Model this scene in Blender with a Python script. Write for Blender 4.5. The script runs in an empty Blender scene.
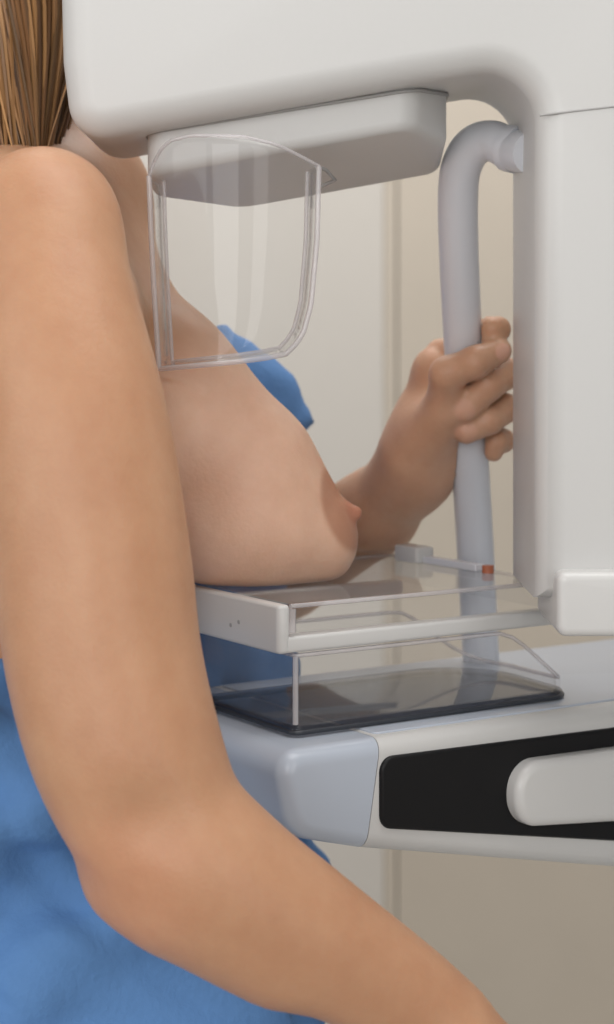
import bpy, bmesh, math, random
import numpy as np
from mathutils import Vector

random.seed(4); RNG = np.random.default_rng(4)
S = bpy.context.scene
COL = S.collection
# ------------------------------------------------------------------ camera frame
CX, HY, F, EYE = 307.0, 350.0, 1800.0, 1.35
def P(px, py, d):
    return np.array([(px-CX)*d/F, d, EYE-(py-HY)*d/F])
cam = bpy.data.cameras.new('camera'); co = bpy.data.objects.new('camera', cam); COL.objects.link(co)
co.location = (0, 0, EYE); co.rotation_euler = (math.pi/2, 0, 0)
cam.sensor_fit = 'VERTICAL'; cam.sensor_height = 36.0; cam.lens = F/1024*36.0
cam.shift_y = -(512-HY)/1024.0
cam.dof.use_dof = True; cam.dof.focus_distance = 1.06; cam.dof.aperture_fstop = 6.3
cam.clip_start = .05
S.camera = co

# ------------------------------------------------------------------ materials
def mat(name, col, rough=.5, bump=0, scale=60, var=0, sss=0, spec=.5, coat=0, metal=0):
    m = bpy.data.materials.new(name); m.use_nodes = True
    nt = m.node_tree; b = nt.nodes['Principled BSDF']
    b.inputs['Base Color'].default_value = (*col, 1)
    b.inputs['Roughness'].default_value = rough
    b.inputs['Metallic'].default_value = metal
    b.inputs['Specular IOR Level'].default_value = spec
    b.inputs['Coat Weight'].default_value = coat
    b.inputs['Coat Roughness'].default_value = .12
    tc = nt.nodes.new('ShaderNodeTexCoord')
    if var:
        n = nt.nodes.new('ShaderNodeTexNoise'); n.inputs['Scale'].default_value = scale
        n.inputs['Detail'].default_value = 4
        nt.links.new(tc.outputs['Object'], n.inputs['Vector'])
        r = nt.nodes.new('ShaderNodeMixRGB'); r.blend_type = 'MIX'
        r.inputs[1].default_value = (*[c*(1-var) for c in col], 1)
        r.inputs[2].default_value = (*[min(1, c*(1+var)) for c in col], 1)
        nt.links.new(n.outputs['Fac'], r.inputs[0])
        nt.links.new(r.outputs[0], b.inputs['Base Color'])
    if bump:
        n2 = nt.nodes.new('ShaderNodeTexNoise'); n2.inputs['Scale'].default_value = scale*4
        n2.inputs['Detail'].default_value = 3
        nt.links.new(tc.outputs['Object'], n2.inputs['Vector'])
        bp = nt.nodes.new('ShaderNodeBump'); bp.inputs['Strength'].default_value = bump
        bp.inputs['Distance'].default_value = .002
        nt.links.new(n2.outputs['Fac'], bp.inputs['Height'])
        nt.links.new(bp.outputs['Normal'], b.inputs['Normal'])
    if sss:
        b.inputs['Subsurface Weight'].default_value = sss
        b.inputs['Subsurface Radius'].default_value = (1, .35, .2)
        b.inputs['Subsurface Scale'].default_value = .006
    return m

def clear(name, tint, haze, hazecol=(.8,.8,.8), ior=1.3, rough=.04):
    m = bpy.data.materials.new(name); m.use_nodes = True
    nt = m.node_tree; nt.nodes.clear()
    out = nt.nodes.new('ShaderNodeOutputMaterial')
    t = nt.nodes.new('ShaderNodeBsdfTransparent'); t.inputs[0].default_value = (*tint, 1)
    g = nt.nodes.new('ShaderNodeBsdfGlossy'); g.inputs['Roughness'].default_value = rough
    fr = nt.nodes.new('ShaderNodeFresnel'); fr.inputs[0].default_value = ior
    d = nt.nodes.new('ShaderNodeBsdfDiffuse'); d.inputs[0].default_value = (*hazecol, 1)
    m1 = nt.nodes.new('ShaderNodeMixShader'); m1.inputs[0].default_value = haze
    nt.links.new(t.outputs[0], m1.inputs[1]); nt.links.new(d.outputs[0], m1.inputs[2])
    m2 = nt.nodes.new('ShaderNodeMixShader')
    ge = nt.nodes.new('ShaderNodeNewGeometry'); inv = nt.nodes.new('ShaderNodeMath'); inv.operation = 'SUBTRACT'; inv.inputs[0].default_value = 1
    mu = nt.nodes.new('ShaderNodeMath'); mu.operation = 'MULTIPLY'     # only the outer face of a sheet mirrors
    nt.links.new(ge.outputs['Backfacing'], inv.inputs[1]); nt.links.new(inv.outputs[0], mu.inputs[0]); nt.links.new(fr.outputs[0], mu.inputs[1])
    nt.links.new(mu.outputs[0], m2.inputs[0])
    nt.links.new(m1.outputs[0], m2.inputs[1]); nt.links.new(g.outputs[0], m2.inputs[2])
    nt.links.new(m2.outputs[0], out.inputs[0])
    return m

M = dict(
    white = mat('white_plastic', (.56,.558,.55), .38, bump=.02, scale=300, var=.012),
    white2 = mat('white_plastic_gloss', (.59,.588,.58), .28),
    blue = mat('blue_grey_plastic', (.43,.475,.55), .25),
    bar = mat('grey_bar', (.68,.70,.75), .3),
    black = mat('black_plastic', (.006,.006,.007), .42, spec=.25),
    seam = mat('seam_grey', (.34,.335,.33), .6),
    dark = clear('smoked_base', (.64,.65,.68), .10, (.05,.055,.07), 1.4, .06),
    metal = mat('brushed_metal', (.6,.6,.62), .3, metal=1),
    red = mat('red_knob', (.45,.14,.07), .4),
    wall = mat('wall_paint', (.52,.495,.46), .7, bump=.05, scale=30, var=.02),
    door = mat('door_paint', (.47,.42,.355), .55, var=.04, scale=8),
    floor = mat('vinyl_floor', (.60,.57,.52), .45, var=.06, scale=10),
    clear = clear('clear_acrylic', (.985,.985,.985), .025, ior=1.38, rough=.06),
    edge = clear('acrylic_edge', (.86,.84,.85), .32, (.85,.83,.84), 1.6, .12),
)

# ------------------------------------------------------------------ object helpers
def mk(name, verts, faces, m, parent=None, smooth=True, bev=0, seg=3, angle=35):
    me = bpy.data.meshes.new(name)
    me.from_pydata([tuple(map(float, v)) for v in verts], [], [tuple(map(int, f)) for f in faces])
    me.validate(); me.update()
    bm = bmesh.new(); bm.from_mesh(me); bmesh.ops.recalc_face_normals(bm, faces=bm.faces); bm.to_mesh(me); bm.free()
    if m: me.materials.append(m)
    o = bpy.data.objects.new(name, me); COL.objects.link(o)
    if parent:
        o.parent = parent
        o.matrix_parent_inverse = parent.matrix_basis.inverted()
    if smooth:
        me.polygons.foreach_set('use_smooth', [True]*len(me.polygons))
        me.set_sharp_from_angle(angle=math.radians(angle)) if not bev else None
    if bev:
        b = o.modifiers.new('bevel', 'BEVEL'); b.width = bev; b.segments = seg; b.limit_method = 'ANGLE'
        b.angle_limit = math.radians(angle); b.harden_normals = True
    return o
def empty(name, loc, label, cat):
    o = bpy.data.objects.new(name, None); COL.objects.link(o); o.location = loc
    o.empty_display_size = .05
    o['label'] = label; o['category'] = cat
    return o
def fillet(pts, rs, n=8):
    out = []; k = len(pts)
    if not hasattr(rs, '__len__'): rs = [rs]*k
    for i in range(k):
        p = np.array(pts[i], float); a = np.array(pts[i-1], float); b = np.array(pts[(i+1) % k], float)
        r = rs[i]
        if r <= 0: out.append(p); continue
        va = a-p; vb = b-p; la = np.linalg.norm(va); lb = np.linalg.norm(vb); va /= la; vb /= lb
        ang = math.acos(max(-1, min(1, float(va@vb))))
        t = min(r/math.tan(ang/2), la*.49, lb*.49); r = t*math.tan(ang/2)
        c = p+(va+vb)/np.linalg.norm(va+vb)*(r/math.sin(ang/2))
        p0 = p+va*t; p1 = p+vb*t
        a0 = math.atan2(*(p0-c)[::-1]); a1 = math.atan2(*(p1-c)[::-1])
        da = (a1-a0+math.pi) % (2*math.pi)-math.pi
        for j in range(n+1):
            th = a0+da*j/n
            out.append(c+r*np.array([math.cos(th), math.sin(th)]))
    return np.array(out)
def inset(o2, r, fixed=()):
    """move every edge of a closed outline inwards by r; edges whose start index is in fixed stay where they are"""
    area = .5*np.sum(o2[:,0]*np.roll(o2[:,1],-1)-np.roll(o2[:,0],-1)*o2[:,1])
    sgn = 1 if area > 0 else -1; n = len(o2)
    w = np.ones(n); w[list(fixed)] = 0
    e1 = np.roll(o2,-1,0)-o2; e1 /= np.linalg.norm(e1,axis=1)[:,None]+1e-12
    n1 = np.stack([-e1[:,1], e1[:,0]],1)*sgn; n0 = np.roll(n1,1,0); w1 = w*r; w0 = np.roll(w1,1)
    out = o2.copy()
    for i in range(n):
        det = n0[i,0]*n1[i,1]-n0[i,1]*n1[i,0]
        if abs(det) > .2:
            out[i] += np.array([w0[i]*n1[i,1]-w1[i]*n0[i,1], n0[i,0]*w1[i]-n1[i,0]*w0[i]])/det
        else:
            nn = n0[i]+n1[i]; nn /= np.linalg.norm(nn)+1e-12
            out[i] += nn*(w0[i]+w1[i])/2/max(.35, float(nn@n0[i]))
    return out
def prism(name, o2, w0, w1, r0, r1, tf, m, parent=None, seg=6, fixed=()):
    """closed outline o2 (2-D) run from depth w0 to w1 with rounded edges; tf(a, c, w) -> world"""
    o2 = np.array(o2, float); n = len(o2); rings = []
    for j in range(seg+1):
        th = math.pi/2*j/seg
        rings.append((inset(o2, r0*(1-math.sin(th)), fixed), w0+r0*(1-math.cos(th))))
        if r0 <= 0: break
    for j in range(seg+1):
        th = math.pi/2*(1-j/seg)
        rings.append((inset(o2, r1*(1-math.sin(th)), fixed), w1-r1*(1-math.cos(th))))
        if r1 <= 0: break
    V = []; Fc = []
    for ring, w in rings:
        for p in ring: V.append(tf(p[0], p[1], w))
    for i in range(len(rings)-1):
        for j in range(n):
            k = (j+1) % n
            Fc.append((i*n+j, i*n+k, (i+1)*n+k, (i+1)*n+j))
    Fc.append(tuple(range(n))[::-1]); Fc.append(tuple((len(rings)-1)*n+j for j in range(n)))
    return mk(name, V, Fc, m, parent, angle=40)
def boxl(name, tf, a, c, w, m, parent=None, bev=.001, seg=2):
    V = [tf(x, y, z) for x in a for y in c for z in w]
    Fc = [(0,1,3,2),(4,6,7,5),(0,4,5,1),(2,3,7,6),(0,2,6,4),(1,5,7,3)]
    return mk(name, V, Fc, m, parent, bev=bev, seg=seg)
def spline(pts, n):
    pts = np.array(pts, float); k = len(pts); out = []
    ext = np.vstack([2*pts[0]-pts[1], pts, 2*pts[-1]-pts[-2]])
    for i in range(k-1):
        p0,p1,p2,p3 = ext[i:i+4]
        for j in range(n):
            t = j/n
            out.append(.5*((2*p1)+(-p0+p2)*t+(2*p0-5*p1+4*p2-p3)*t*t+(-p0+3*p1-3*p2+p3)*t**3))
    out.append(pts[-1]); return np.array(out)
def tube_geo(path, r, sides=16, base=0):
    path = np.array(path, float); n = len(path)
    r = np.broadcast_to(np.array(r, float), (n,))
    T = np.gradient(path, axis=0); T /= np.linalg.norm(T,axis=1)[:,None]+1e-12
    up = np.array([0,0,1.]) if abs(T[0][2]) < .9 else np.array([1.,0,0])
    N = np.cross(T[0], up); N /= np.linalg.norm(N); V = []; Fc = []
    for i in range(n):
        N = N-T[i]*(N@T[i]); N /= np.linalg.norm(N); B = np.cross(T[i], N)
        for j in range(sides):
            th = 2*math.pi*j/sides
            V.append(path[i]+r[i]*(math.cos(th)*N+math.sin(th)*B))
    for i in range(n-1):
        for j in range(sides):
            k = (j+1) % sides
            Fc.append((base+i*sides+j, base+i*sides+k, base+(i+1)*sides+k, base+(i+1)*sides+j))
    Fc.append(tuple(base+j for j in range(sides))[::-1]); Fc.append(tuple(base+(n-1)*sides+j for j in range(sides)))
    return V, Fc
def tube(name, path, r, m, parent=None, sides=16):
    V, Fc = tube_geo(path, r, sides)
    return mk(name, V, Fc, m, parent, angle=60)

# ------------------------------------------------------------------ the turned frame of table, box and paddle
TH = math.radians(33); U = np.array([math.cos(TH), math.sin(TH)]); VV = np.array([-math.sin(TH), math.cos(TH)])
def frame(O):
    O = np.array(O, float)
    def hit(px, py):                       # pixel on the side face -> (distance along, height)
        k = (px-CX)/F; a = (k*O[1]-O[0])/(U[0]-k*U[1]); d = O[1]+U[1]*a
        return np.array([a, EYE-(py-HY)*d/F])
    def side(a, z, b): q = O+U*a+VV*b; return np.array([q[0], q[1], z])
    def plan(a, b, z): q = O+U*a+VV*b; return np.array([q[0], q[1], z])
    return hit, side, plan

# ================================================================== SETTING
def struct(name, o): o['kind'] = 'structure'; return o
idt = lambda a, b, c: np.array([a, b, c])
WY = 2.9
dx0, dx1 = (384-CX)*WY/F, (384-CX)*WY/F+.95
def wallbox(name, a, b, c, m): return struct(name, boxl(name, idt, a, b, c, m, None, bev=.002))
wb = wallbox('wall_back', (-2.2, dx0), (WY, WY+.12), (0, 2.7), M['wall'])
wallbox('wall_back_return', (dx1, 2.4), (WY, WY+.12), (0, 2.7), M['wall'])
wallbox('wall_back_above', (dx0, dx1), (WY, WY+.12), (2.1, 2.7), M['wall'])
wallbox('wall_right', (2.4, 2.52), (-1.2, WY+.12), (0, 2.7), M['wall'])
wallbox('floor', (-2.2, 2.52), (-1.2, WY+.12), (-.1, 0), M['floor'])
dr = bpy.data.objects.new('door_1', None); COL.objects.link(dr); dr.location = (dx0, WY+.06, 0); dr['kind'] = 'structure'
boxl('door_leaf', idt, (dx0+.022, dx1-.022), (WY+.004, WY+.044), (.008, 2.06), M['door'], dr, .003)
for x in (dx0, dx1-.02):
    boxl('door_jamb', idt, (x, x+.02), (WY+.002, WY+.118), (0, 2.1), M['door'], dr, .003)
boxl('door_head', idt, (dx0+.02, dx1-.02), (WY+.002, WY+.118), (2.062, 2.1), M['door'], dr, .003)
hx = dx1-.10
tube('door_handle', [(hx, WY+.055, 1.0), (hx, WY+.0, 1.0), (hx-.01, WY-.005, 1.0), (hx-.12, WY-.005, 1.0)], .009, M['metal'], dr, 10)
for nm, xs in (('baseboard_back', (-2.2, dx0)), ('baseboard_back_return', (dx1, 2.4))):
    wallbox(nm, xs, (WY-.014, WY), (0, .09), M['white2'])

# ================================================================== MAMMOGRAPHY MACHINE
mach = empty('mammography_machine', (.55, 1.2, 0), 'white mammography machine with overhead arm, grey grab bar and blue grey table', 'medical machine')
D0, D1 = 1.06, 1.20
def q2(px, py, d=D0): p = P(px, py, d); return (p[0], p[2])
go = [q2(*p) for p in ((48,-420),(60,60),(70,143),(150,128),(420,80),(537,62),(537,601),(900,601),(900,-420))]
go = fillet(go, [.02,.05,.026,.25,.25,.046,0,0,.02], 10)
side0 = lambda a, z, d: np.array([a, d, z])
prism('gantry_arm', go, D0, D1, .017, .017, side0, M['white'], mach, seg=8)
# panel joint of the arm
sm = [P(540,115.5,D0)+(0,.0001,0), P(575,111,D0)+(0,.0001,0), P(700,97,D0)+(0,.0001,0)]
tube('panel_seam', sm, .0007, M['seam'], mach, 8)
arc = [(392,66),(430,62)]
# collimator housing under the head
def hz(x, d): return EYE+.1067+.18*(x+.09)-.20*(d-1.085)
plan_pts = [(-.097,1.085),(.064,1.085),(.088,1.135),(.088,1.196),(-.045,1.196),(-.097,1.135)]
pl = fillet(plan_pts, [.012,.02,.012,.01,.03,.02], 6)
def housing():
    V = []; Fc = []; n = len(pl); rings = []
    for j in range(7):
        th = math.pi/2*j/6; rr = .006
        rings.append((inset(pl, rr*(1-math.sin(th))), rr*(1-math.cos(th))))
    for ring, up in rings:
        for p in ring: V.append((p[0], p[1], hz(*p)+up))
    for p in pl: V.append((p[0], p[1], EYE+.137+.14*(p[0]+.077)+.012))
    R = len(rings)+1
    for i in range(R-1):
        for j in range(n):
            k = (j+1) % n; Fc.append((i*n+j, i*n+k, (i+1)*n+k, (i+1)*n+j))
    Fc.append(tuple(range(n))); Fc.append(tuple((R-1)*n+j for j in range(n)))
    return mk('collimator_housing', V, Fc, M['white'], mach, angle=40)
housing()
# dark joint between housing and head, a thin rubber gasket
gs = []
pg = inset(pl, -.0008)
gs = [(p[0], p[1], EYE+.1374+.163*(p[0]+.077)-.0035) for p in pg]; gs.append(gs[0])
tube('gasket', gs, .0011, M['seam'], mach, 8)
# grab bar
hp = [P(532,153,1.13), P(512,150,1.155), P(492,141,1.165), P(474,146,1.172), P(462,165,1.18), P(458,195,1.19), P(459,260,1.21), P(463,340,1.235), P(468,430,1.262), P(473,510,1.288), P(477,580,1.305), P(480,640,1.315), P(483,693,1.322)]
hpath = spline(hp, 8)
hb = tube('grab_bar', hpath, .0134, M['bar'], mach, 24)
tube('bar_collar', [P(517,150,1.153), P(508,148,1.158)], .0152, M['bar'], hb, 24)
# table
OT = (-.0165, 1.016); thit, tside, tplan = frame(OT)
ZT = 1.122
s_top = thit(381, 750)[0]; s_bot = thit(366, 846)[0]
zb0 = thit(300, 840)[1]; zb1 = thit(600, 868); zs = zb0+(zb1[1]-zb0)*(s_bot/zb1[0])
nose = fillet([(s_top-.0003,ZT),(s_bot-.0003,zs),(.010,zb0+.001),(0,ZT)], [0,0,.022,.014], 8)
prism('table_nose', nose, 0, .205, .010, .010, tside, M['blue'], mach, fixed=(0,))
bend = .50; zend = zb0+(zb1[1]-zb0)*(bend/zb1[0])
body = np.array([(s_bot+.0003,zs),(s_top+.0003,ZT),(bend,ZT),(bend,zend)])
prism('table_body', body, 0, .205, .010, .010, tside, M['white'], mach, fixed=(0,))
top = fillet([(s_top+.004,.012),(bend-.01,.012),(bend-.01,.193),(s_top+.004,.193)], .004, 4)
prism('table_top_sheet', top, ZT-.001, ZT+.0012, 0, .001, tplan, M['blue'], mach)
bp = fillet([thit(*p) for p in ((379,757),(640,724),(640,842),(379,828))], [.009,.003,.003,.009], 8)
pb = prism('side_panel', bp, -.0025, .004, .0022, 0, tside, M['black'], mach)
bp2 = fillet([thit(*p) for p in ((388,768),(640,735),(640,832),(388,819))], [.006,.003,.003,.006], 8)
lv = fillet([thit(*p) for p in ((504,760),(640,742),(640,816),(504,824))], [.019,.004,.004,.019], 10)
prism('lever', lv, -.014, .0, .006, 0, tside, M['white2'], pb, seg=8)
# paddle carriage, pillar and foot
cbx = [( (556-CX)*1.05/F, P(0,571,1.05)[2]), (.34, P(0,571,1.05)[2]), (.34, P(0,636,1.05)[2]), ((556-CX)*1.05/F, P(0,636,1.05)[2])]
prism('paddle_carriage', fillet(cbx, .006, 6), 1.045, 1.138, .005, .005, side0, M['white2'], mach)
pil = fillet([(.345,1.02),(.70,1.02),(.70,1.42),(.345,1.42)], .04, 8)
prism('pillar', pil, .08, 2.0, .01, .02, idt, M['white'], mach)
ft = fillet([(.25,.95),(.85,.95),(.85,1.5),(.25,1.5)], .06, 8)
prism('foot_plate', ft, 0, .082, 0, .02, idt, M['white'], mach)

# ================================================================== CLEAR BOX ON THE TABLE
OB = (-.0075, 1.055); bhit, bside, bplan = frame(OB)
ZB = ZT+.0018
box = empty('magnification_box', tuple(bplan(.09,.08,ZB)), 'clear plastic spacer box with dark base between table and paddle', 'plastic box')
bo = fillet([(0,0),(.216,0),(.226,.118),(0,.118)], [.006,.02,.05,.006], 8)
prism('base_plate', bo, ZB, ZB+.005, .002, .002, bplan, M['dark'], box)
tube('base_gasket', [bplan(p[0], p[1], ZB+.0012) for p in list(inset(bo,.0004))+[inset(bo,.0004)[0]]], .0016, mat('gasket_rubber', (.03,.035,.045), .35), box, 8)
def ringwall(name, o2, th, z0, ztop, m, parent, arcs=None):
    o2 = np.array(o2); dense = []
    for i in range(len(o2)):
        a, b = o2[i], o2[(i+1) % len(o2)]; k = max(1, int(np.linalg.norm(b-a)/.01))
        for j in range(k): dense.append(a+(b-a)*j/k)
    o2 = np.array(dense); i2 = inset(o2, th); n = len(o2); V = []; Fc = []
    for src, zf in ((o2,0),(o2,1),(i2,1),(i2,0)):
        for p in src: V.append(bplan(p[0], p[1], ztop(p) if zf else z0))
    for r in range(4):
        s = (r+1) % 4
        for j in range(n):
            k = (j+1) % n; Fc.append((r*n+j, r*n+k, s*n+k, s*n+j))
    return mk(name, V, Fc, m, parent, angle=40), o2, i2
def btop(p):
    t = np.clip((p[0]-.155)/.065, 0, 1); t = t*t*(3-2*t)
    return 1.1712-t*.036
_, bo2, bi2 = ringwall('clear_wall', inset(bo, .0015), .003, ZB+.005, btop, M['clear'], box)
mid = (bo2+bi2)/2
rim = [bplan(p[0], p[1], btop(p)-.0012) for p in mid]; rim.append(rim[0])
tube('rim', rim, .0013, M['edge'], box, 8)
tube('corner_edge', [bplan(.0025,.0025,ZB+.006), bplan(.0025,.0025,1.1700)], .0018, M['edge'], box, 8)

# ================================================================== COMPRESSION PADDLE
OP = (-.0165, 1.05); phit, pside, pplan = frame(OP)
ZP0, ZP1 = 1.172, 1.201
pad = empty('compression_paddle', tuple(pplan(.1,.09,ZP0)), 'white framed clear breast plate in front of the column, under the resting breast', 'breast plate')
LA, LB = .217, .185
fr = fillet([(0,0),(LA,0),(LA,LB),(0,LB)], .006, 5)
# white frame: end block plus low rails, one mesh
def frame_mesh():
    V = []; Fc = []
    def add(a, b, z, bevr):
        o2 = fillet([(a[0],b[0]),(a[1],b[0]),(a[1],b[1]),(a[0],b[1])], bevr, 4); n = len(o2); r = .0022
        rings = []
        for j in range(5):
            th = math.pi/2*j/4; rings.append((inset(o2, r*(1-math.sin(th))), z[0]+r*(1-math.cos(th))))
        for j in range(5):
            th = math.pi/2*(1-j/4); rings.append((inset(o2, r*(1-math.sin(th))), z[1]-r*(1-math.cos(th))))
        base = len(V)
        for ring, w in rings:
            for p in ring: V.append(pplan(p[0], p[1], w))
        for i in range(len(rings)-1):
            for j in range(n):
                k = (j+1) % n; Fc.append((base+i*n+j, base+i*n+k, base+(i+1)*n+k, base+(i+1)*n+j))
        Fc.append(tuple(base+j for j in range(n))[::-1]); Fc.append(tuple(base+(len(rings)-1)*n+j for j in range(n)))
    add((0,.009), (0,LB), (ZP0,ZP1-.0005), .004)
    add((.002,LA+.014), (.0005,.014), (ZP0,ZP0+.0098), .004)
    add((.002,LA), (LB-.012,LB-.0005), (ZP0,ZP0+.0098), .004)
    return mk('frame', V, Fc, M['white2'], pad, angle=40)
frame_mesh()
# clear tray: top sheet, walls, one part each
boxl('clear_plate', lambda a,b,z: pplan(a,b,z), (.0085,LA-.004), (.001,LB-.001), (ZP1-.0028,ZP1), M['clear'], pad, .0008)
boxl('clear_wall', lambda a,b,z: pplan(a,b,z), (.0085,LA-.004), (.001,.0035), (ZP0+.0098,ZP1-.0029), M['clear'], pad, .0005)
boxl('clear_wall', lambda a,b,z: pplan(a,b,z), (.0085,LA-.004), (LB-.0035,LB-.001), (ZP0+.0098,ZP1-.0029), M['clear'], pad, .0005)
boxl('clear_wall', lambda a,b,z: pplan(a,b,z), (LA-.0065,LA-.004), (.0036,LB-.0036), (ZP0+.0098,ZP1-.0029), M['clear'], pad, .0005)
zc = ZP1-.0014
tube('rim', [pplan(.009,.0015,zc), pplan(LA-.006,.0015,zc), pplan(LA-.0045,.003,zc), pplan(LA-.0045,LB-.003,zc), pplan(LA-.006,LB-.0015,zc), pplan(.009,LB-.0015,zc)], .0014, M['edge'], pad, 8)
tube('corner_edge', [pplan(.0105,.002,ZP0+.012), pplan(.0105,.002,ZP1-.003)], .0024, M['edge'], pad, 8)
tube('corner_edge', [pplan(LA-.005,.002,ZP0+.012), pplan(LA-.005,.002,ZP1-.003)], .0016, M['edge'], pad, 8)
for px, py in ((231,625),(239,622)):
    k = (px-CX)/F                         # on the end face a = 0
    b = (k*OP[1]-OP[0])/(VV[0]-k*VV[1]); z = EYE-(py-HY)*(OP[1]+VV[1]*b)/F
    tube('screw', [pplan(-.0005,b,z), pplan(.002,b,z)], .0013, M['seam'], pad, 10)
# mounting bracket on the plate
br = fillet([(.190,.122),(.206,.122),(.206,.150),(.190,.150)], .003, 4)
bk = prism('bracket', br, ZP1, ZP1+.011, .001, .002, pplan, M['white2'], pad)
boxl('bracket_arm', lambda a,b,z: pplan(a,b,z), (.195,.203), (.062,.122), (ZP1,ZP1+.005), M['bar'], pad, .001)
tube('knob', [pplan(.199,.054,ZP1), pplan(.199,.054,ZP1+.005)], .004, M['red'], pad, 16)
# ================================================================== FACE SHIELD
sh = empty('face_shield', tuple(P(235,140,1.1)), 'clear curved plastic shield hanging below the white housing', 'plastic shield')
def sh_d(t): return 1.058+.022*(2*t-1)**2
Lc = spline([(149,178),(151,230),(154,300),(159,368)], 8)
def shell():
    nt_, ns = 26, 30
    bot = [(159,369),(200,365),(245,359.5),(270,357),(290,350),(303,334)]
    V = []; Fc = []
    left = lambda t: np.array([np.interp(t,[0,.3,.6,1],[149,151,154,159]), np.interp(t,[0,1],[176,369])])
    right = lambda t: np.array([np.interp(t,[0,.4,.75,.9,.96,1],[319,317,311,303,295,286]), np.interp(t,[0,.4,.75,.9,.96,1],[166,240,305,334,345,354])])
    topc = lambda s: np.interp(s,[0,.05,.12,.25,.55,.75,.9,1],[0,-22,-34,-38,-34,-24,-10,0])
    botc = lambda s: np.interp(s,[0,.3,.6,.85,1],[0,1,2,1.5,0])
    G = np.zeros((nt_+1, ns+1, 3))
    for i in range(nt_+1):
        t = i/nt_
        for j in range(ns+1):
            s = j/ns
            p = left(t)*(1-s)+right(t)*s
            p[1] += topc(s)*(1-t)**2+botc(s)*t
            G[i,j] = P(p[0], p[1], sh_d(s))
    # rim loop of the front sheet, then a flange running back from left, bottom and right
    idx = lambda i, j: i*(ns+1)+j
    V = [G[i,j] for i in range(nt_+1) for j in range(ns+1)]
    Fc = [(idx(i,j), idx(i,j+1), idx(i+1,j+1), idx(i+1,j)) for i in range(nt_) for j in range(ns)]
    edge = [(i,0) for i in range(nt_+1)]+[(nt_,j) for j in range(1,ns+1)]+[(i,ns) for i in range(nt_-1,-1,-1)]
    base = len(V); back = []
    for (i,j) in edge:
        dep = .020
        c0 = G[nt_//3, ns//2]
        p = c0+(G[i,j]-c0)*np.array([.86,1,.955])+np.array([0, dep, 0]); back.append(p); V.append(p)
    for k in range(len(edge)-1):
        Fc.append((idx(*edge[k]), idx(*edge[k+1]), base+k+1, base+k))
    o = mk('clear_sheet', V, Fc, M['clear'], sh, angle=50)
    sd = o.modifiers.new('thickness', 'SOLIDIFY'); sd.thickness = .0022; sd.offset = 0
    front = [G[i,j] for (i,j) in edge]
    tube('rim', front, .0017, M['edge'], sh, 10)
    tube('rim', back, .0013, M['edge'], sh, 10)
    tube('rim', [G[0,j] for j in range(ns+1)], .0011, M['edge'], sh, 10)
    # clip that slides over the housing
    tube('mount_clip', [P(316,166,1.09), P(326,170,1.10), P(335,180,1.11), P(322,186,1.115)], .0012, M['seam'], sh, 8)
shell()

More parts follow.
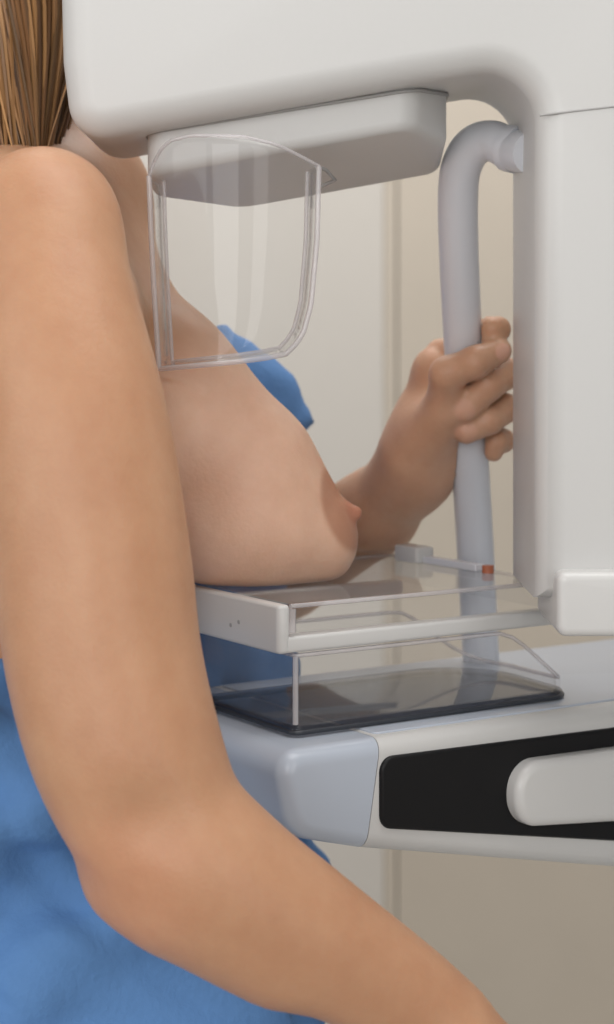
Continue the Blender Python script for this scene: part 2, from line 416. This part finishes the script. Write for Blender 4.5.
# ================================================================== PERSON (one continuous skin from a distance field)
def axis(segs):
    out = [segs[0][0]]
    for a, b, h in segs:
        n = max(1, int(round((b-a)/h))); out += list(a+(b-a)*(np.arange(n)+1)/n)
    return np.array(out, np.float32)
class Field:
    def __init__(s, ax): s.ax = ax; s.f = np.full([len(a) for a in ax], 1.0, np.float32)
    def sl(s, lo, hi):
        return tuple(slice(max(0, np.searchsorted(a, l)-1), min(len(a), np.searchsorted(a, h)+1)) for a, l, h in zip(s.ax, lo, hi))
    def grid(s, sl): return np.meshgrid(*[a[q] for a, q in zip(s.ax, sl)], indexing='ij', sparse=True)
    def put(s, sl, d, k):
        g = s.f[sl]
        if k > 0:
            h = np.clip(.5+.5*(d-g)/k, 0, 1); r = d+(g-d)*h-k*h*(1-h)
        else: r = np.minimum(g, d)
        s.f[sl] = r
    def cone(s, a, ra, b, rb, k=.01, sq=(1,1,1)):
        a = np.array(a, np.float32); b = np.array(b, np.float32); m = max(ra, rb)+.02+k*1.5
        sl = s.sl(np.minimum(a,b)-m, np.maximum(a,b)+m); X,Y,Z = s.grid(sl)
        ab = b-a; L = float(ab@ab)+1e-12
        t = np.clip(((X-a[0])*ab[0]+(Y-a[1])*ab[1]+(Z-a[2])*ab[2])/L, 0, 1)
        d = np.sqrt((X-a[0]-t*ab[0])**2+(Y-a[1]-t*ab[1])**2+(Z-a[2]-t*ab[2])**2)-(ra+(rb-ra)*t)
        s.put(sl, d.astype(np.float32), k)
    def chain(s, pts, k=.008):
        for (a, ra), (b, rb) in zip(pts[:-1], pts[1:]): s.cone(a, ra, b, rb, k)
    def ell(s, c, r, k=.01, R=None):
        c = np.array(c, np.float32); r = np.array(r, np.float32); m = r.max()+.02+k*1.5
        sl = s.sl(c-m, c+m); X,Y,Z = s.grid(sl)
        x, y, z = X-c[0], Y-c[1], Z-c[2]
        if R is not None:
            x, y, z = (R[0][0]*x+R[0][1]*y+R[0][2]*z, R[1][0]*x+R[1][1]*y+R[1][2]*z, R[2][0]*x+R[2][1]*y+R[2][2]*z)
        k0 = np.sqrt((x/r[0])**2+(y/r[1])**2+(z/r[2])**2); k1 = np.sqrt((x/r[0]**2)**2+(y/r[1]**2)**2+(z/r[2]**2)**2)+1e-9
        s.put(sl, (k0*(k0-1)/k1).astype(np.float32), k)
    def cut(s, d, sl, k=.004):
        g = s.f[sl]; h = np.clip(.5-.5*(d-g)/max(k,1e-5), 0, 1); s.f[sl] = d+(g-d)*h+k*h*(1-h)
    def mesh(s):
        f = s.f; neg = f < 0
        c = np.zeros([n-1 for n in f.shape], np.int8)
        for i in (0,1):
            for j in (0,1):
                for k in (0,1):
                    c += neg[i:f.shape[0]-1+i, j:f.shape[1]-1+j, k:f.shape[2]-1+k]
        cells = np.argwhere((c > 0) & (c < 8)); n = len(cells)
        idx = np.full(c.shape, -1, np.int32); idx[tuple(cells.T)] = np.arange(n)
        acc = np.zeros((n,3)); cnt = np.zeros(n)
        corners = [(i,j,k) for i in (0,1) for j in (0,1) for k in (0,1)]
        A = s.ax
        for ca in corners:
            for q in range(3):
                if ca[q]: continue
                cb = list(ca); cb[q] = 1
                ia = cells+np.array(ca); ib = cells+np.array(cb)
                fa = f[tuple(ia.T)].astype(float); fb = f[tuple(ib.T)].astype(float)
                mk_ = (fa < 0) != (fb < 0)
                t = np.where(mk_, fa/(fa-fb+1e-20), 0)
                pa = np.stack([A[z][ia[:,z]] for z in range(3)],1); pb = np.stack([A[z][ib[:,z]] for z in range(3)],1)
                p = pa+(pb-pa)*t[:,None]
                acc[mk_] += p[mk_]; cnt[mk_] += 1
        V = acc/cnt[:,None]; quads = []
        for q in range(3):
            s0 = [slice(None)]*3; s1 = [slice(None)]*3; s0[q] = slice(0,-1); s1[q] = slice(1,None)
            ch = neg[tuple(s0)] != neg[tuple(s1)]
            e = np.argwhere(ch); o1, o2 = [z for z in range(3) if z != q]
            ok = (e[:,o1] > 0) & (e[:,o2] > 0) & (e[:,o1] < f.shape[o1]-1) & (e[:,o2] < f.shape[o2]-1); e = e[ok]
            first = neg[tuple(e.T)]
            def cell(a, b):
                z = e.copy(); z[:,o1] -= a; z[:,o2] -= b; return idx[tuple(z.T)]
            Q = np.stack([cell(0,0), cell(1,0), cell(1,1), cell(0,1)],1)
            flip = first if q != 1 else ~first
            Q[~flip] = Q[~flip][:,::-1]
            quads.append(Q)
        Q = np.concatenate(quads)[:,::-1]
        return V, Q
def laplace(V, Q, it, lam=.5, w=None):
    E = np.concatenate([Q[:,[0,1]],Q[:,[1,2]],Q[:,[2,3]],Q[:,[3,0]]]); n = len(V)
    deg = np.bincount(E.ravel(), minlength=n).astype(float)
    for _ in range(it):
        for l in (lam, -lam*1.03):
            S_ = np.zeros_like(V)
            for c in range(3):
                S_[:,c] = np.bincount(E[:,0], V[E[:,1],c], n)+np.bincount(E[:,1], V[E[:,0],c], n)
            dlt = (S_/deg[:,None]-V)*l
            V = V+(dlt if w is None else dlt*w[:,None])
    return V
def qmesh(name, V, Q, m, parent=None):
    me = bpy.data.meshes.new(name); n = len(Q)
    me.vertices.add(len(V)); me.vertices.foreach_set('co', V.astype(np.float32).ravel())
    me.loops.add(4*n); me.loops.foreach_set('vertex_index', Q.astype(np.int32).ravel())
    me.polygons.add(n); me.polygons.foreach_set('loop_start', np.arange(n, dtype=np.int32)*4)
    me.polygons.foreach_set('use_smooth', np.ones(n, bool))
    me.update(calc_edges=True); me.validate(); me.materials.append(m)
    o = bpy.data.objects.new(name, me); COL.objects.link(o)
    if parent: o.parent = parent; o.matrix_parent_inverse = parent.matrix_basis.inverted()
    return o

AX = (axis([(-.44,.012,.0042),(.012,.145,.002),(.145,.24,.0042)]),
      axis([(.84,1.13,.0042),(1.13,1.36,.002),(1.36,1.53,.0045)]),
      axis([(-.02,.86,.010),(.86,1.215,.0042),(1.215,1.385,.002),(1.385,1.82,.0042)]))
def R_(px, d): return px*d/F
body_f = Field(AX)
# torso
B = body_f
XC = 1.215
B.cone((-.185,XC-.10,1.29), .098, (-.185,XC+.10,1.29), .098, .03)
B.cone((-.175,XC-.11,1.37), .072, (-.182,XC+.11,1.365), .068, .04)
B.cone((-.157,1.256,1.452), .050, (-.152,1.215,1.37), .052, .03)
B.cone((-.150,1.215,1.395), .045, P(168,377,1.168), .038, .02)
B.cone(P(168,377,1.168), .036, P(236,476,1.165), .0465, .03)
B.cone((-.20,XC-.09,1.12), .092, (-.20,XC+.09,1.12), .092, .05)
B.cone((-.21,XC-.09,.95), .112, (-.21,XC+.09,.95), .112, .06)
for s_ in (-1, 1):                                       # legs and feet
    B.chain([((-.21,XC+.09*s_,.90),.092), ((-.20,XC+.085*s_,.50),.058), ((-.215,XC+.085*s_,.30),.055), ((-.225,XC+.085*s_,.08),.037)], .03)
    B.chain([((-.235,XC+.085*s_,.035),.035), ((-.13,XC+.095*s_,.025),.033), ((-.06,XC+.10*s_,.02),.024)], .02)
# shoulders, neck, head turned to the far side
B.cone((-.19,1.05,1.415), .042, (-.185,1.20,1.445), .05, .04)
B.cone((-.215,1.37,1.395), .042, (-.195,1.25,1.435), .05, .04)
B.chain([((-.178,1.245,1.44),.053), ((-.185,1.27,1.52),.050), ((-.225,1.30,1.60),.052)], .025)
HC = np.array([-.235,1.315,1.675])
B.ell(HC, (.072,.090,.105), .02)
B.ell(HC+(0,.045,-.06), (.050,.052,.055), .03)           # jaw and chin
B.cone(HC+(0,.088,.01), .009, HC+(0,.104,-.028), .013, .008)   # nose
for s_ in (-1, 1):
    B.ell(HC+(.073*s_,.0,-.012), (.010,.018,.030), .006)  # ears
    B.ell(HC+(.03*s_,.082,-.018), (.022,.018,.018), .02)  # cheeks
    B.ell(HC+(.028*s_,.083,.012), (.013,.010,.008), .004) # closed lids
    B.ell(HC+(.028*s_,.086,.03), (.02,.008,.005), .01)    # brow
B.ell(HC+(0,.096,-.052), (.022,.008,.005), .004); B.ell(HC+(0,.095,-.061), (.018,.008,.006), .004)
# near arm
arm = [(43,224,1.005,68),(52,310,.985,84),(72,430,.965,96),(92,560,.95,97),(104,660,.94,96),(127,750,.93,93),(164,828,.925,84),(222,882,.922,79),(302,932,.928,67),(395,990,.94,54),(448,1026,.945,45)]
B.chain([(P(a,b,d), R_(r,d)) for a,b,d,r in spline(arm, 6)], .003)
B.cone(P(43,224,1.005), R_(60,1.), (-.185,1.10,1.40), .055, .03)     # deltoid to chest
B.cone(P(84,325,1.06), .036, (-.15,1.14,1.31), .06, .03)            # armpit fold
B.cone(P(122,874,.935), R_(34,.93), P(160,880,.93), R_(50,.93), .02)
B.cone(P(140,892,.925), R_(22,.93), P(270,960,.925), R_(28,.93), .03)   # bone ridge under the forearm
def dent(c, r, k):
    c = np.array(c, np.float32); r = np.array(r, np.float32); m = r.max()+.03
    sl = B.sl(c-m, c+m); X,Y,Z = B.grid(sl)
    k0 = np.sqrt(((X-c[0])/r[0])**2+((Y-c[1])/r[1])**2+((Z-c[2])/r[2])**2); k1 = np.sqrt(((X-c[0])/r[0]**2)**2+((Y-c[1])/r[1]**2)**2+((Z-c[2])/r[2]**2)**2)+1e-9
    B.cut((-(k0*(k0-1)/k1)).astype(np.float32), sl, k)
dent(P(152,826,.868), (.020,.0115,.011), .022)
# near hand, relaxed, below the frame
def hand(pts, k=.003):
    H = Field(AX)
    for ch in pts: H.chain(ch, k)
    return H
H1 = Field(AX)
H1.cone(P(446,1042,.945), .025, P(520,1085,.95), .023, .012); H1.cone(P(442,1058,.95), .022, P(505,1108,.955), .022, .012)
for (x0,y0),(x1,y1),(x2,y2),dd,rr in (((520,1070),(565,1110),(580,1150),.925,.0095),((527,1082),(578,1128),(590,1170),.945,.0098),((522,1097),(570,1145),(580,1185),.962,.0093),((512,1110),(550,1155),(558,1185),.978,.0082)):
    G = Field(AX); G.chain([(P(x0,y0,dd),rr+.001),(P(x1,y1,dd),rr),(P(x2,y2,dd),rr-.0015)], .003)
    m_ = G.f < .9; H1.f = np.where(m_, np.minimum(H1.f, G.f), H1.f)
H1.chain([(P(470,1060,.93),.015),(P(505,1115,.905),.012),(P(530,1150,.90),.0105)], .006)
sl = B.sl((0.02,.86,.85),(.24,1.05,1.06)); B.put(sl, H1.f[sl], .012); del H1
# far arm
B.chain([((-.215,1.40,1.385),.050), ((-.165,1.43,1.26),.046), ((-.105,1.435,1.135),.040)], .02)
WR = P(404,482,1.300)
B.chain([((-.105,1.435,1.135),.040), ((-.02,1.385,1.185),.041), (P(375,512,1.325),.031), (WR,.0255)], .01)
# far hand on the bar
def bar_d(py):
    zs_ = hpath[:,2]; best = None
    for q in hpath:
        yy = HY+(EYE-q[2])*F/q[1]
        if q[1] > 1.19 and (best is None or abs(yy-py) < best[0]): best = (abs(yy-py), q)
    return best[1]
def bp_(py, ang, r):
    """a point round the bar at image row py: ang 0 = towards the column, 90 = towards the camera, 180 = to the patient, 270 = away"""
    c = bar_d(py); t = math.radians(ang); return c+np.array([math.cos(t)*r, -math.sin(t)*r, 0])
HH = Field(AX)
# palm
HH.cone(WR, .0245, P(430,425,1.285), .027, .01)
HH.cone(WR, .0225, P(440,374,1.283), .0185, .01)
HH.cone(P(440,374,1.283), .0185, P(452,430,1.292), .021, .01)
HH.cone(P(416,455,1.274), .022, P(447,410,1.243), .0170, .02)     # thenar
HH.cone(P(424,474,1.285), .021, P(446,455,1.283), .017, .02)
rb = .0134
def finger(y0, y1, y2, y3, r, end):
    G = Field(AX)
    G.chain([(P(440,y0,1.285), r+.0015), (bp_(y0-4,285,rb+r+.001), r+.001), (bp_(y1,330,rb+r*1.25), r+.0008), (bp_(y1,8,rb+r*1.3), r+.0005), (bp_(y2,min(55,end*.75),rb+r), r), (bp_(y3,end,rb+r*.9), r-.0012)], .002)
    return G
# index, middle, ring, little
for y0,y1,y2,y3,r,end in ((352,330,332,341,.0082,26),(390,373,384,403,.0108,97),(422,410,418,431,.0100,98),(444,439,445,452,.0080,40)):
    G = finger(y0,y1,y2,y3,r,end); sl = B.sl((.03,1.18,1.2),(.2,1.36,1.42)); HH.put(sl, G.f[sl], .0022); del G
T = Field(AX)
tip = bp_(345,62,rb+.0225)
T.chain([(P(430,440,1.262),.0175), (P(446,404,1.240),.0142), (bp_(378,122,rb+.0130),.0117), (bp_(360,80,rb+.0150),.0108), (bp_(346,38,rb+.0150),.0090)], .004)
sl = B.sl((.0,1.16,1.2),(.2,1.36,1.42)); HH.put(sl, T.f[sl], .004); del T
sl = B.sl((-.02,1.16,1.18),(.2,1.40,1.42)); B.put(sl, HH.f[sl], .010); del HH
# breast
B.cone((-.145,1.165,1.345), .046, P(236,476,1.165), .0470, .03)
B.cone(P(236,478,1.165), .0470, P(313,531,1.160), .0255, .012)
B.ell(P(250,528,1.165), (.058,.058,.050), .02)
B.cone(P(270,545,1.165), .040, P(315,546,1.160), .0245, .012)
NIP = P(355,513,1.156); NC = P(344,512,1.156)
B.cone(NC, .0072, NIP, .0048, .004)
# rest it on the plate; keep clear of the machine
def plate_cut():
    sl = B.sl((-.14,1.03,1.13),(.12,1.38,1.26)); X,Y,Z = B.grid(sl)
    a = (X-OP[0])*U[0]+(Y-OP[1])*U[1]; b = (X-OP[0])*VV[0]+(Y-OP[1])*VV[1]
    inside = np.maximum(np.maximum(np.abs(Z-1.16)-.0415, np.maximum(-a-.001, a-LA-.002)), np.maximum(-b-.001, b-LB-.002))
    B.cut((-inside).astype(np.float32)+0*B.f[sl], sl, .006)
plate_cut()
def clear_of(lo, hi, fn, k):
    sl = B.sl(lo, hi); X,Y,Z = B.grid(sl); B.cut((-fn(X,Y,Z)).astype(np.float32)+0*B.f[sl], sl, k)
def table_box(X,Y,Z):
    a = (X-OT[0])*U[0]+(Y-OT[1])*U[1]; b = (X-OT[0])*VV[0]+(Y-OT[1])*VV[1]
    return np.maximum(np.maximum(np.maximum(-a-.016, -b-.012), np.maximum(b-.224, Z-1.140)), .99-Z)
def bar_tube(X,Y,Z):
    out = None
    for p, q in zip(hpath[:-1], hpath[1:]):
        if q[2] < 1.2 or p[2] > 1.42: continue
        ab = q-p; t = np.clip(((X-p[0])*ab[0]+(Y-p[1])*ab[1]+(Z-p[2])*ab[2])/(ab@ab), 0, 1)
        d = np.sqrt((X-p[0]-t*ab[0])**2+(Y-p[1]-t*ab[1])**2+(Z-p[2]-t*ab[2])**2)-.0137
        out = d if out is None else np.minimum(out, d)
    return out
clear_of((.06,1.17,1.22),(.18,1.34,1.41), bar_tube, .001)
clear_of((-.2,1.0,.97),(.1,1.3,1.16), table_box, .006)
clear_of((-.16,1.0,1.28),(.02,1.16,1.48), lambda X,Y,Z: np.maximum(np.maximum(-.0965-X, np.maximum(1.04-Y, Y-1.116)), 1.333-Z), .012)
V, Q = body_f.mesh()
hw = np.where((V[:,0] > .02) & (V[:,1] > 1.12), .35, 1.0)
V = laplace(V, Q, 6, .5, hw)
skin = bpy.data.materials.new('skin'); skin.use_nodes = True
def skin_nodes():
    nt = skin.node_tree; b = nt.nodes['Principled BSDF']
    b.inputs['Roughness'].default_value = .42; b.inputs['Specular IOR Level'].default_value = .4
    b.inputs['Subsurface Weight'].default_value = .25; b.inputs['Subsurface Radius'].default_value = (1,.4,.25); b.inputs['Subsurface Scale'].default_value = .006
    at = nt.nodes.new('ShaderNodeVertexColor'); at.layer_name = 'tint'
    tc = nt.nodes.new('ShaderNodeTexCoord')
    n = nt.nodes.new('ShaderNodeTexNoise'); n.inputs['Scale'].default_value = 30; n.inputs['Detail'].default_value = 6; n.inputs['Roughness'].default_value = .65
    nt.links.new(tc.outputs['Object'], n.inputs['Vector'])
    rp = nt.nodes.new('ShaderNodeValToRGB'); rp.color_ramp.elements[0].position = .3; rp.color_ramp.elements[1].position = .7
    rp.color_ramp.elements[0].color = (.91,.84,.80,1); rp.color_ramp.elements[1].color = (1.03,1.03,1.02,1)
    nt.links.new(n.outputs['Fac'], rp.inputs[0])
    mx = nt.nodes.new('ShaderNodeMixRGB'); mx.blend_type = 'MULTIPLY'; mx.inputs[0].default_value = 1
    nt.links.new(at.outputs['Color'], mx.inputs[1]); nt.links.new(rp.outputs[0], mx.inputs[2])
    nt.links.new(mx.outputs[0], b.inputs['Base Color'])
    n2 = nt.nodes.new('ShaderNodeTexNoise'); n2.inputs['Scale'].default_value = 420; n2.inputs['Detail'].default_value = 3
    nt.links.new(tc.outputs['Object'], n2.inputs['Vector'])
    n3 = nt.nodes.new('ShaderNodeTexNoise'); n3.inputs['Scale'].default_value = 45; n3.inputs['Detail'].default_value = 3
    nt.links.new(tc.outputs['Object'], n3.inputs['Vector'])
    b1 = nt.nodes.new('ShaderNodeBump'); b1.inputs['Strength'].default_value = .28; b1.inputs['Distance'].default_value = .001
    nt.links.new(n2.outputs['Fac'], b1.inputs['Height'])
    b2 = nt.nodes.new('ShaderNodeBump'); b2.inputs['Strength'].default_value = .05; b2.inputs['Distance'].default_value = .004
    nt.links.new(n3.outputs['Fac'], b2.inputs['Height']); nt.links.new(b1.outputs['Normal'], b2.inputs['Normal'])
    nt.links.new(b2.outputs['Normal'], b.inputs['Normal'])
skin_nodes()
person = qmesh('person', V, Q, skin)
person['label'] = 'person in a blue gown, right breast on the plate, left hand gripping the bar'
person['category'] = 'person'
SK = np.array([.49,.27,.158])
tint = np.tile(SK, (len(V),1))
def blob(c, r, soft, col, amt):
    global tint
    d = np.linalg.norm((V-np.array(c)), axis=1)
    w = np.clip((r+soft-d)/soft, 0, 1); w = (w*w*(3-2*w)*amt)[:,None]
    tint = tint*(1-w)+np.array(col)*w
pale = np.array([.74,.485,.36])
blob(P(270,500,1.12), .075, .06, pale, .85)
blob(P(352,506,1.153), .0265, .006, (.40,.185,.11), .75)
blob(P(420,440,1.25), .07, .05, pale, .4)
blob(NIP, .009, .004, (.45,.20,.13), .7)
blob(P(112,892,.90), .02, .04, (.58,.27,.16), .4)
blob(bp_(346,48,rb+.026), .0065, .002, (.74,.45,.36), .7)
for yy, an in ((405,98),(432,98)): blob(bp_(yy,an,rb+.017), .006, .003, (.72,.43,.33), .5)
lips = HC+(0,.10,-.056); blob(lips, .016, .006, (.45,.16,.13), .7)
ca = person.data.color_attributes.new('tint', 'FLOAT_COLOR', 'POINT')
ca.data.foreach_set('color', np.concatenate([tint, np.ones((len(V),1))],1).astype(np.float32).ravel())

# ------------------------------------------------------------------ gown
GX = (axis([(-.46,.06,.005)]), axis([(.90,1.56,.005)]), axis([(.30,1.50,.006)]))
G = Field(GX)
G.cone((-.20,XC-.09,1.10), .108, (-.20,XC+.10,1.10), .108, .03)
G.cone((-.205,XC-.10,.95), .135, (-.205,XC+.10,.95), .135, .05)
G.cone((-.205,XC-.10,.75), .15, (-.205,XC+.10,.75), .15, .08)
G.cone((-.205,XC-.10,.52), .155, (-.205,XC+.10,.52), .155, .08)
G.cone((-.13,XC+.08,1.10), .055, (-.055,XC+.09,1.095), .05, .03)      # cloth bunched in the lap
G.cone((-.25,1.06,1.125), .055, (-.16,1.055,1.09), .04, .03)
G.cone((-.20,1.355,1.38), .058, (-.081,1.335,1.285), .066, .03)      # over the far shoulder and breast
G.cone((-.081,1.335,1.285), .066, (-.10,1.33,1.13), .075, .03)
G.cone((-.20,1.36,1.38), .06, (-.20,1.42,1.36), .062, .03)
G.cone((-.114,XC-.09,.955), .123, (-.114,XC+.10,.955), .122, .04)
G.cone((-.13,XC-.10,.70), .14, (-.13,XC+.10,.70), .14, .08)
G.cone((-.25,1.30,1.36), .07, (-.25,1.34,1.15), .08, .03)
sl = tuple(slice(0, len(a)) for a in GX)
X,Y,Zg = G.grid(sl)
fold = (.0045*np.sin(70*(X*.8+Y*.55)+8*np.sin(9*Zg)+3*np.sin(23*X+11*Zg))+.003*np.sin(120*(Y-.4*X)+26*Zg+4*np.sin(17*Zg))+.0025*np.sin(60*Zg+40*X+25*Y))
fold = fold+.0022*np.sin(150*X+40*np.sin(7*Zg)+60*Y)*np.sin(31*Zg+20*X)+.0018*np.sin(210*Zg+70*X-50*Y)*np.sin(40*Y+13*Zg)
G.f = (G.f+fold*1.25).astype(np.float32)
# hollow hem, clear of table, box, plate and bar
G.cut((.36-Zg+0*G.f).astype(np.float32), sl, .004)
a = (X-OT[0])*U[0]+(Y-OT[1])*U[1]; b = (X-OT[0])*VV[0]+(Y-OT[1])*VV[1]
tb = np.maximum(np.maximum(np.maximum(-a-.004, np.maximum(-b-.004, b-.212)), Zg-1.212), .98-Zg)
G.cut((-tb).astype(np.float32), sl, .008)
# keep the near side of the upper body bare
nb = np.maximum(1.17-Zg, Y-1.262+.0*X)
G.cut((-nb+0*G.f).astype(np.float32), sl, .006)
Vg, Qg = G.mesh(); Vg = laplace(Vg, Qg, 2, .5)
gm = mat('gown_cloth', (.095,.225,.48), .85, bump=.35, scale=60, var=.08)
gown = qmesh('gown', Vg, Qg, gm, person)
# ------------------------------------------------------------------ hair
def hairmat():
    m = mat('hair_brown', (.22,.11,.045), .38)
    nt = m.node_tree; b = nt.nodes['Principled BSDF']
    at = nt.nodes.new('ShaderNodeVertexColor'); at.layer_name = 'strand'
    nt.links.new(at.outputs['Color'], b.inputs['Base Color']); return m
def hair():
    V = []; Fc = []; cols = []
    cc = np.array([HC[0]-.005, HC[1]-.015, HC[2]+.012])
    def strand(pts, r, col):
        path = spline(pts, 5); n = len(path); rr = np.full(n, r); rr[-3:] = [r*.8, r*.55, r*.25]
        v, f = tube_geo(path, rr, 5, len(V)); V.extend(v); Fc.extend(f); cols.extend([col]*len(v))
    for i in range(3000):
        th = RNG.uniform(math.radians(150), math.radians(398))   # round the back and both sides; the face looks to +Y
        st = np.array([math.cos(th), math.sin(th)])
        k = RNG.uniform(0, 1); lay = RNG.uniform(0, 1)
        crown = cc+np.array([.02*st[0], -.01+.02*st[1], .108])+RNG.normal(0,.004,3)
        rx, ry = .078+.012*lay, .095+.014*lay
        mid1 = cc+np.array([rx*.8*st[0], ry*.8*st[1], .07])
        mid2 = cc+np.array([rx*st[0], ry*st[1], .0])
        sw = RNG.normal(0,.010)
        low = np.array([-.19, 1.17, 0])*.4+np.array([mid2[0], mid2[1], 0])*.6
        mid3 = np.array([low[0]+sw, low[1]-.01, cc[2]-.09])
        zend = 1.44+RNG.uniform(0,.03)
        low2 = np.array([-.178, 1.135, 0])*.7+np.array([mid2[0], mid2[1], 0])*.3
        low2[0] = min(low2[0], -.172); end = np.array([min(-.168, low2[0]+sw*1.5+RNG.normal(0,.006)), low2[1]-.02+RNG.normal(0,.005), zend])
        b = RNG.uniform(.25, 1.25); g = RNG.uniform(0, 1)
        col = np.array([.17,.075,.03])*b*(1-g)+np.array([.36,.19,.075])*b*g
        strand([crown, mid1, mid2, mid3, end], .0011+.0007*RNG.uniform(), (*col, 1))
    o = mk('hair', V, Fc, hairmat(), person, angle=70)
    c = o.data.color_attributes.new('strand', 'FLOAT_COLOR', 'POINT')
    c.data.foreach_set('color', np.array(cols, np.float32).ravel())
hair()

# ================================================================== LIGHT
def area(name, loc, target, size, power, col=(1,1,1), sy=None):
    l = bpy.data.lights.new(name, 'AREA'); l.energy = power; l.color = col; l.size = size
    if sy: l.shape = 'RECTANGLE'; l.size_y = sy
    o = bpy.data.objects.new(name, l); COL.objects.link(o); o.location = loc
    o.rotation_euler = (Vector(target)-Vector(loc)).to_track_quat('-Z', 'Y').to_euler()
area('window_daylight', (-1.7,-.3,1.75), (0,1.15,1.3), 1.2, 15, (1,.985,.96), 1.9)
area('added_key_front', (-.6,-1.5,1.95), (.05,1.2,1.25), 1.5, 23, (1,.985,.965), 1.5)  # added key light behind the camera, brightens the far hand; not a known window
area('added_fill_side', (1.15,-1.0,1.75), (.05,1.15,1.3), .7, 9, (1,.985,.965), 1.7)  # added right-front fill for breast and machine, with no real source behind it
area('ceiling_light', (.3,.9,2.65), (.1,1.2,1.0), 1.2, 18, (1,.98,.95), 1.2)
area('ceiling_light_back', (.1,2.0,2.6), (.1,2.8,0.4), 1.2, 17, (1,.965,.92), .8)
w = bpy.data.worlds.new('world'); S.world = w; w.use_nodes = True
w.node_tree.nodes['Background'].inputs[0].default_value = (1,.985,.97,1)
w.node_tree.nodes['Background'].inputs[1].default_value = .44
S.view_settings.view_transform = 'Standard'; S.view_settings.look = 'None'
S.view_settings.gamma = 1; S.view_settings.use_curve_mapping = False; S.view_settings.exposure = -0.07
S.cycles.use_denoising = True
S.cycles.transparent_max_bounces = 24; S.cycles.max_bounces = 10
